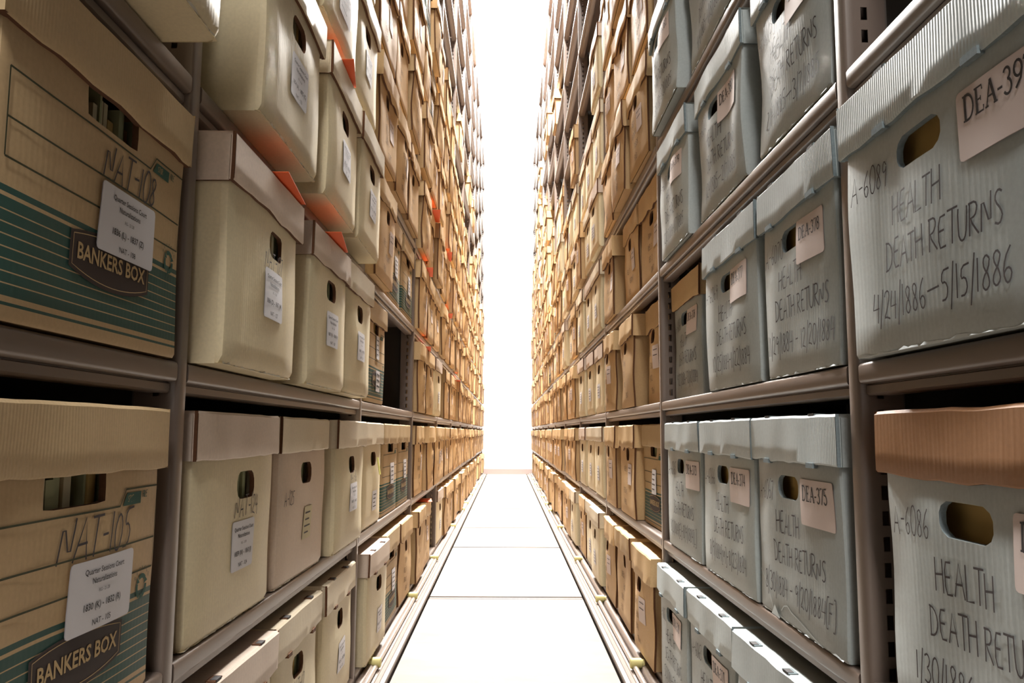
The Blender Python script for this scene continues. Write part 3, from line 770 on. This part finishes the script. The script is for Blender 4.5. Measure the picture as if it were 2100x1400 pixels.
# ------------------------------------------------------------------ boxes near the camera, one by one
ORD = ['bottom', 'second', 'third', 'fourth', 'fifth', 'sixth', 'seventh', 'eighth', 'ninth', 'tenth', 'eleventh', 'twelfth', 'thirteenth', 'top']
GG, CG, BG, KG, PG = 'pale blue records boxes', 'cream records boxes', 'brown cardboard boxes', 'green-striped cardboard boxes', 'pinkish records boxes'
def gray(yc, n, e, code, dea, date, seed, W=W0, label=None, **kw):
    p = to_meshes('archive_box', make_gray(code, dea, date, seed, W=W, **kw))
    return place(1, yc, shelf_z(n), e, p, 'archive_box', label, GG, yaw=math.radians(random.Random(seed).uniform(-.8, .8)))
gray(.632, 1, .0, 'A-6086', 'DEA-394', '1/30/1886_2/20/1886', 201, .300, 'pale blue box with a brown cardboard lid, hand-lettered A-6086, cut by the frame edge', brownlid=True, sx0=.052)
gray(.655, 2, .012, 'A-6089', 'DEA-397', '4/24/1886_5/15/1886', 202, .305, 'large pale blue box lettered A-6089 and dated 1886, cut by the right frame edge', sx0=.051)
gray(1.035, 1, .0, 'A-6067', 'DEA-375', '8/30/1884 - 9/20/1884[F]', 203, .300, 'pale blue box labelled DEA-375 with torn paper along its bottom edge')
gray(1.352, 1, .0, 'A-6066', 'DEA-374', '8/9/1884[M]-8/23/1884', 204, .305, 'pale blue box labelled DEA-374, between DEA-373 and DEA-375')
gray(1.683, 1, .0, 'A-6065', 'DEA-373', '8/2/1884[E]-8/9/1884[L]', 205, .300, 'pale blue box labelled DEA-373 beside the upright, second shelf up', sx0=.045)
gray(.998, 2, .0, 'A-6070', 'DEA-378', '11/29/1884 - 12/20/1884', 206, .250, 'pale blue box labelled DEA-378, dates 11/29/1884 to 12/20/1884', sx0=.010, lidW=.02)
gray(1.303, 2, .0, 'A-6069', 'DEA-377', '10/25/1884-11/22/1884', 207, .296, 'pale blue box labelled DEA-377 with a scuff beside its label', sx0=.010)
gray(1.735, 2, -.026, 'A-6068', 'DEA-376', '9/27/1884-10/18/1884', 208, .270, 'pale blue box labelled DEA-376 under a drooping brown lid', brownlid=True, sx0=.015)
gray(1.002, 3, .0, 'A-6073', 'DEA-381', '2/14/1885_3/7/1885', 209, .258, 'pale blue box lettered A-6073, dates 2/14/1885 to 3/7/1885', sx0=.004, dents=1.6)
gray(1.343, 3, .0, 'A-6072', 'DEA-380', '1/24/1885_2/7/1885', 210, .296, 'pale blue box labelled DEA-380, fourth shelf up on the right rack', sx0=.010, dents=2.)
gray(1.695, 3, .008, 'A-6071', 'DEA-379', '12/27/1884-1/17/1885', 211, .270, 'pale blue box labelled DEA-379 beside the upright, fourth shelf up', sx0=.010, dents=1.6)
gray(1.74, 4, .018, 'A-6074', 'DEA-382', '3/14/1885-3/28/1885', 212, .280, 'pale blue box on the fifth shelf beside the upright, above DEA-379', dents=1.8, sx0=.010)
gray(1.40, 4, .0, 'A-6075', 'DEA-383', '4/4/1885-4/18/1885', 213, .296, 'pale blue box on the fifth shelf, cut by the top of the frame', dents=1.6)
gray(1.08, 4, .0, 'A-6076', 'DEA-384', '4/25/1885-5/9/1885', 214, .296, 'pale blue box on the fifth shelf, out at the top edge above DEA-381')
gray(1.748, 0, .012, 'A-6062', 'DEA-370', '5/3/1884-5/24/1884', 215, .282, 'pale blue box labelled DEA-370 on the bottom shelf beside the upright', sx0=.010)
gray(1.436, 0, .010, 'A-6063', 'DEA-371', '5/31/1884-6/14/1884', 216, .288, 'pale blue box labelled DEA-371 on the bottom shelf, mostly its lid in view', sx0=.02)
gray(1.115, 0, .010, 'A-6064', 'DEA-372', '6/21/1884-7/12/1884', 217, .296, 'pale blue box on the bottom shelf, only its lid in view under DEA-375')
gray(1.74, 5, .0, 'A-6077', 'DEA-385', '5/16/1885-5/30/1885', 218, .290, 'pale blue box at the top edge of the picture, sixth shelf of the right rack')

def cream(yc, n, e, seed, label, code='', group=CG, **kw):
    p = to_meshes('archive_box', make_cream(code, seed, **kw))
    return place(-1, yc, shelf_z(n), e, p, 'archive_box', label, group, yaw=math.radians(random.Random(seed).uniform(-.8, .8)))
def bank(yc, n, e, seed, label, code='', **kw):
    p = to_meshes('cardboard_box', make_banker(code, seed, **kw))
    return place(-1, yc, shelf_z(n), e, p, 'cardboard_box', label, KG)
bank(.683, 2, .004, 301, 'brown box with green stripes hand-lettered NAT-108, third shelf, left frame edge', 'NAT-108', dates='1836 (L) - 1837 (Z)', num='NAT - 108', codepos=(.035, .148, .030, .9), stick=(-.02, .088, .105, .058), bpos=(.012, .088), W=.316)
bank(.666, 1, .0, 302, 'brown box with green stripes hand-lettered NAT-105, second shelf, left frame edge', 'NAT-105', dates='1830 (K) - 1832 (R)', num='NAT - 105', codepos=(.035, .146, .032, .95), stick=(-.006, .088, .105, .058), bpos=(.020, .078), W=.310)
cream(.635, 3, .055, 303, 'cream box sticking out overhead in the top left, its underside in view', W=.300)
cream(1.068, 1, .0, 304, 'cream box hand-lettered NAT-124 with files showing through its hand hole', 'NAT-124', dates='1859 (N) - 1860 (J)', num='NAT - 124', sticker=(-.022, .075, .082, .062), lidcol='pinklid', hx=.025, hand=(.03, .142, .026), W=.300)
cream(1.412, 1, .0, 305, 'pinkish box hand-lettered 125 with a faded label, second shelf of left rack', 'A-125', col='pink', sticker=(-.01, .07, .055, .055), group=PG, hx=.0, hand=(-.10, .135, .022), W=.300, tiltlabel=1, lidcol='creamlid')
cream(1.762, 1, .014, 306, 'cream box hand-lettered NAT-12, second shelf, its lid overlapping the upright', 'NAT-126', dates='1863 (F) - 1864 (K)', num='NAT - 126', sticker=(-.03, .085, .085, .058), hx=-.005, hand=(.01, .145, .022), W=.296)
cream(1.048, 2, .033, 307, 'cream box hand-lettered NAT-127 beneath an orange slip, third shelf', 'NAT-127', dates='1866 (D) - 1867 (M)', num='NAT - 127', sticker=(-.022, .083, .085, .064), lidcol='pinklid', hx=.03, hand=(.02, .146, .026), W=.300)
cream(1.425, 2, .033, 308, 'middle cream box on the third shelf, right after NAT-127', '', dates='1867 (N) - 1868 (H)', num='NAT - 128', sticker=(-.03, .085, .080, .06), W=.272, lidcol='pinklid')
cream(1.71, 2, .033, 309, 'cream box on the third shelf with dents low on its front, next to striped box', '', dates='1868 (I) - 1869 (B)', num='NAT - 129', sticker=(-.03, .085, .080, .06), W=.266)
cream(1.105, 3, .046, 310, 'big cream box jutting out over NAT-127, fourth shelf of left rack', '', dates='1874 (A) - 1875 (C)', num='NAT - 133', sticker=(-.03, .085, .080, .06), W=.290)
cream(1.445, 3, .046, 311, 'cream box under an orange slip, middle of the fourth shelf, left rack', '', dates='1875 (D) - 1876 (F)', num='NAT - 134', sticker=(-.03, .085, .080, .06), W=.272)
cream(1.745, 3, .046, 312, 'cream box against the slotted upright, fourth shelf, left rack', '', dates='1876 (G) - 1877 (K)', num='NAT - 135', sticker=(-.03, .085, .080, .06), W=.262)
cream(1.43, 4, .040, 313, 'cream box at the top edge of the picture, middle of the fifth shelf', W=.280)
cream(1.74, 4, .030, 314, 'cream box against the upright, fifth shelf, label beneath its hand hole', dates='1880 (P) - 1881 (B)', num='NAT - 138', sticker=(-.03, .085, .080, .06), W=.280)
cream(1.10, 4, .040, 315, 'cream box above the big jutting box, fifth shelf, left rack', W=.285)
cream(1.09, 0, .004, 316, 'cream box lid with torn slots at the bottom edge of the picture', tabs='cutbrown', W=.296, lidcol='pinklid')
cream(1.405, 0, .0, 317, 'cream box in the middle of the bottom shelf, files in its hand hole', 'NAT-12', tabs='cutbrown', W=.286)
cream(1.745, 0, .0, 318, 'cream box on the bottom shelf beside the upright, below NAT-126', '', tabs='cutbrown', dates='1852 (C) - 1853 (M)', num='NAT - 123', sticker=(-.02, .075, .080, .06), W=.290)
cream(1.745, 5, .02, 319, 'cream box at the very top of the picture on the sixth shelf', W=.28)
# bay beyond the second upright, left rack
cream(2.125, 1, .0, 320, 'cream box with a yellow tag hanging from its hand hole', W=.286, sticker=None or (.0, .05, .06, .05))
cream(2.15, 0, .018, 321, 'cream box with pinkish lid on the bottom shelf, above the second rubber bumper', tabs='cutbrown', dates='1856 (A) - 1857 (D)', num='NAT - 121', sticker=(-.02, .06, .070, .06), lidcol='pinklid', W=.290)
bank(2.135, 2, .0, 322, 'green-striped brown box with two white labels beside the empty shelf space', W=.286, stick=(-.005, .115, .055, .062), second=True)

# ------------------------------------------------------------------ the long runs behind: one letter per slot, near to far
GRID = {
 1: {   # right rack, bays 2..10, from the bottom shelf up
  2: ['BBB', 'KBB', 'BBB', 'BBB', 'BBB', 'BBB', 'BBB'],
  3: ['CCB', 'CCC', 'CCC', 'CCC', 'CCB', 'CCC', 'C..', '...', '...'],
  4: ['CBB', 'BBB', 'BBB', 'BCC', 'CBC', 'CCB', 'B..', '...', '...', '...'],
  5: ['BBB', 'BBB', 'BBB', 'BBC', 'BBK', 'CBB', 'BC.', '...', '...', '..B', '...'],
  6: ['BBB', 'BBB', 'B.B', 'BKB', 'BBB', 'BCB', 'B.B', '..B', '...', '...', '..B'],
  7: ['B.B', 'BBB', 'BBB', 'BBB', 'BBB', 'BBC', 'CB.', 'B.B', '.B.', '...', 'B..'],
  8: ['BBB', 'BBB', 'BB.', 'BBB', 'CBB', 'BBB', 'BBB', 'BCB', 'B.B', '.B.', 'BB.'],
  9: ['BB.', 'BBB', 'BBB', 'BB.', 'BBB', 'BBC', 'BBB', 'BBB', 'B.B', 'BB.', '...'],
  10: ['B.B', 'BBB', '.BB', 'BBB', 'BBB', 'BBB', 'B.B', 'BBB', '.BB', '...', '...'],
 },
 -1: {
  2: ['.KB', '.KK', '...', 'BKK', 'BBB', 'BBB', 'BBB'],
  3: ['BB.', 'BBB', 'BBC', 'BBB', 'BBB', 'BBB', 'BKB', 'KBB'],
  4: ['CBB', 'BBB', '.BB', 'BBB', 'BBB', 'BBB', 'BBB', 'B.B', '...', '...'],
  5: ['BBB', 'BBB', 'BBB', 'B.B', 'BBB', 'BBB', 'BBB', '...', '.B.', '...', '...'],
  6: ['B.B', 'BBB', 'BBB', 'BBB', 'BBC', 'BBB', 'B..', '...', '..B', '...', '...'],
  7: ['BBB', 'BBB', 'BB.', 'BBB', 'BBB', 'BBB', 'BB.', '...', '.B.', '...', '...'],
  8: ['BB.', 'BBB', 'BBB', 'BBB', 'BBB', 'B.B', '.B.', 'B..', '...', '...', '...'],
  9: ['.BB', 'BBB', 'BBB', '.BB', 'BBB', 'BBB', 'B.B', '...', 'B..', '...', '...'],
  10: ['BBB', '.BB', 'BBB', 'BBB', 'BB.', 'BBB', '.B.', '...', '...', '...', '...'],
 }}
OVER = {   # measured centres and overhangs: (side, bay, level): [(y, e), ...]
 (1, 2, 0): [(2.10, .010), (2.47, .006), (2.80, .004)],
 (1, 2, 1): [(2.12, -.02), (2.435, -.004), (2.79, .0)],
 (1, 2, 2): [(2.11, -.035), (2.43, -.006), (2.80, .0)],
 (1, 2, 3): [(2.11, -.022), (2.425, -.022), (2.79, .004)],
 (-1, 2, 1): [(2.15, 0), (2.47, -.004), (2.78, -.004)],
 (-1, 2, 0): [(2.15, 0), (2.49, .004), (2.80, .0)],
}
SLOT = ['near', 'middle', 'far']
KINDW = {'B': 'brown cardboard box', 'C': 'cream cardboard box', 'K': 'green-striped cardboard box', 'G': 'pale blue box'}
rnd = random.Random(11)
ybase = {1: YR, -1: YL}
cnt = 0
for side in (1, -1):
    for bay, rows in GRID[side].items():
        ys = ybase[side]+(bay-1)*BAY
        for n, row in enumerate(rows):
            for s_, ch in enumerate(row):
                r1, r2, r3, vi = rnd.uniform(-.012, .012), rnd.uniform(-.004, .020), rnd.uniform(-.8, .8), rnd.randrange(NV.get(ch, 1))
                if ch == '.': continue
                yc = ys+.180+.331*s_+r1*.8; e = r2
                if (side, bay, n) in OVER and s_ < len(OVER[side, bay, n]): yc, e = OVER[side, bay, n][s_]
                lab = '%s, %s of three spaces, %s shelf up, bay %s along, %s rack' % (KINDW[ch], SLOT[s_], ORD[n], ['', '', 'three', 'four', 'five', 'six', 'seven', 'eight', 'nine', 'ten', 'eleven'][bay], 'right' if side > 0 else 'left')
                lab = lab.replace('bottom shelf up', 'bottom shelf')
                g = {'B': BG, 'C': CG, 'K': KG, 'G': GG}[ch]
                parts = LIB[ch, vi] if bay <= 5 else LIB[ch, vi, 'far']
                place(side, yc, shelf_z(n), e, parts, NAMES[ch], lab, g, yaw=math.radians(r3)); cnt += 1

# ------------------------------------------------------------------ orange slips on the lids, yellow tag
def slip(side, y_near, y_far, n, e, out, label):
    """an orange card lying on a lid, one corner reaching out over the aisle"""
    mb = MB(); t = .0008; L_ = y_far-y_near
    # local x runs away from the camera, local y into the shelf
    pts = [(0, -out), (L_, 0), (L_*.9, .10), (-.01, .12), (0, .0)]
    mb.face([(p[0], p[1], t) for p in pts], 'orange'); mb.face([(p[0], p[1], 0) for p in pts[::-1]], 'orange')
    for i in range(len(pts)):
        p, q = pts[i], pts[(i+1) % len(pts)]
        mb.face([(p[0], p[1], 0), (q[0], q[1], 0), (q[0], q[1], t), (p[0], p[1], t)], 'orange')
    o = link('paper_slip', mb.mesh('paper_slip', False))
    a = AR if side > 0 else AL
    o.location = (side*(a-e-.007), y_near, shelf_z(n)+.2655); o.rotation_euler = (0, 0, math.pi/2)
    return tag(o, label, 'paper slip', 'orange slips on the box lids')
slip(-1, 1.045, 1.20, 2, .034, .016, 'orange slip jutting out over the lid of the box lettered NAT-127')
slip(-1, 1.37, 1.53, 2, .034, .020, 'orange slip over the lid of the middle cream box, third shelf')
slip(-1, 1.38, 1.50, 3, .047, .018, 'small orange slip near the top edge, over a cream lid on the fourth shelf')
slip(-1, 3.50, 3.72, 4, .02, .022, 'orange slip on a brown box, fifth shelf, fourth bay of left rack')
slip(-1, 3.22, 3.42, 3, .02, .02, 'orange slip on a brown box, fourth shelf, fourth bay of left rack')
slip(-1, 3.26, 3.45, 2, .015, .018, 'orange slip on a brown box, third shelf, fourth bay of left rack')
slip(-1, 3.45, 3.62, 0, .01, .02, 'orange slip on a brown box, bottom shelf, fourth bay of left rack')
slip(-1, 4.35, 4.6, 4, .015, .022, 'orange slip on a brown box, fifth shelf, fifth bay of left rack')
slip(-1, 4.5, 4.7, 3, .015, .02, 'orange slip on a brown box, fourth shelf, fifth bay of left rack')
slip(-1, 5.4, 5.6, 2, .015, .018, 'orange slip on a brown box, third shelf, sixth bay of left rack')
mb = MB()
mb.grid([[(.006*i-.012+.004*j, -.006-.003*j-.002*(i % 2), .175-.022*j) for i in range(5)] for j in range(3)], 'yellow')
o = link('paper_tag', mb.mesh('paper_tag')); o.location = (-(AL-.006), 2.13, shelf_z(1)); o.rotation_euler = (0, 0, math.pi/2)
tag(o, 'yellow paper tag hanging out of a cream box hand hole', 'paper tag')
print('boxes in the long runs', cnt)
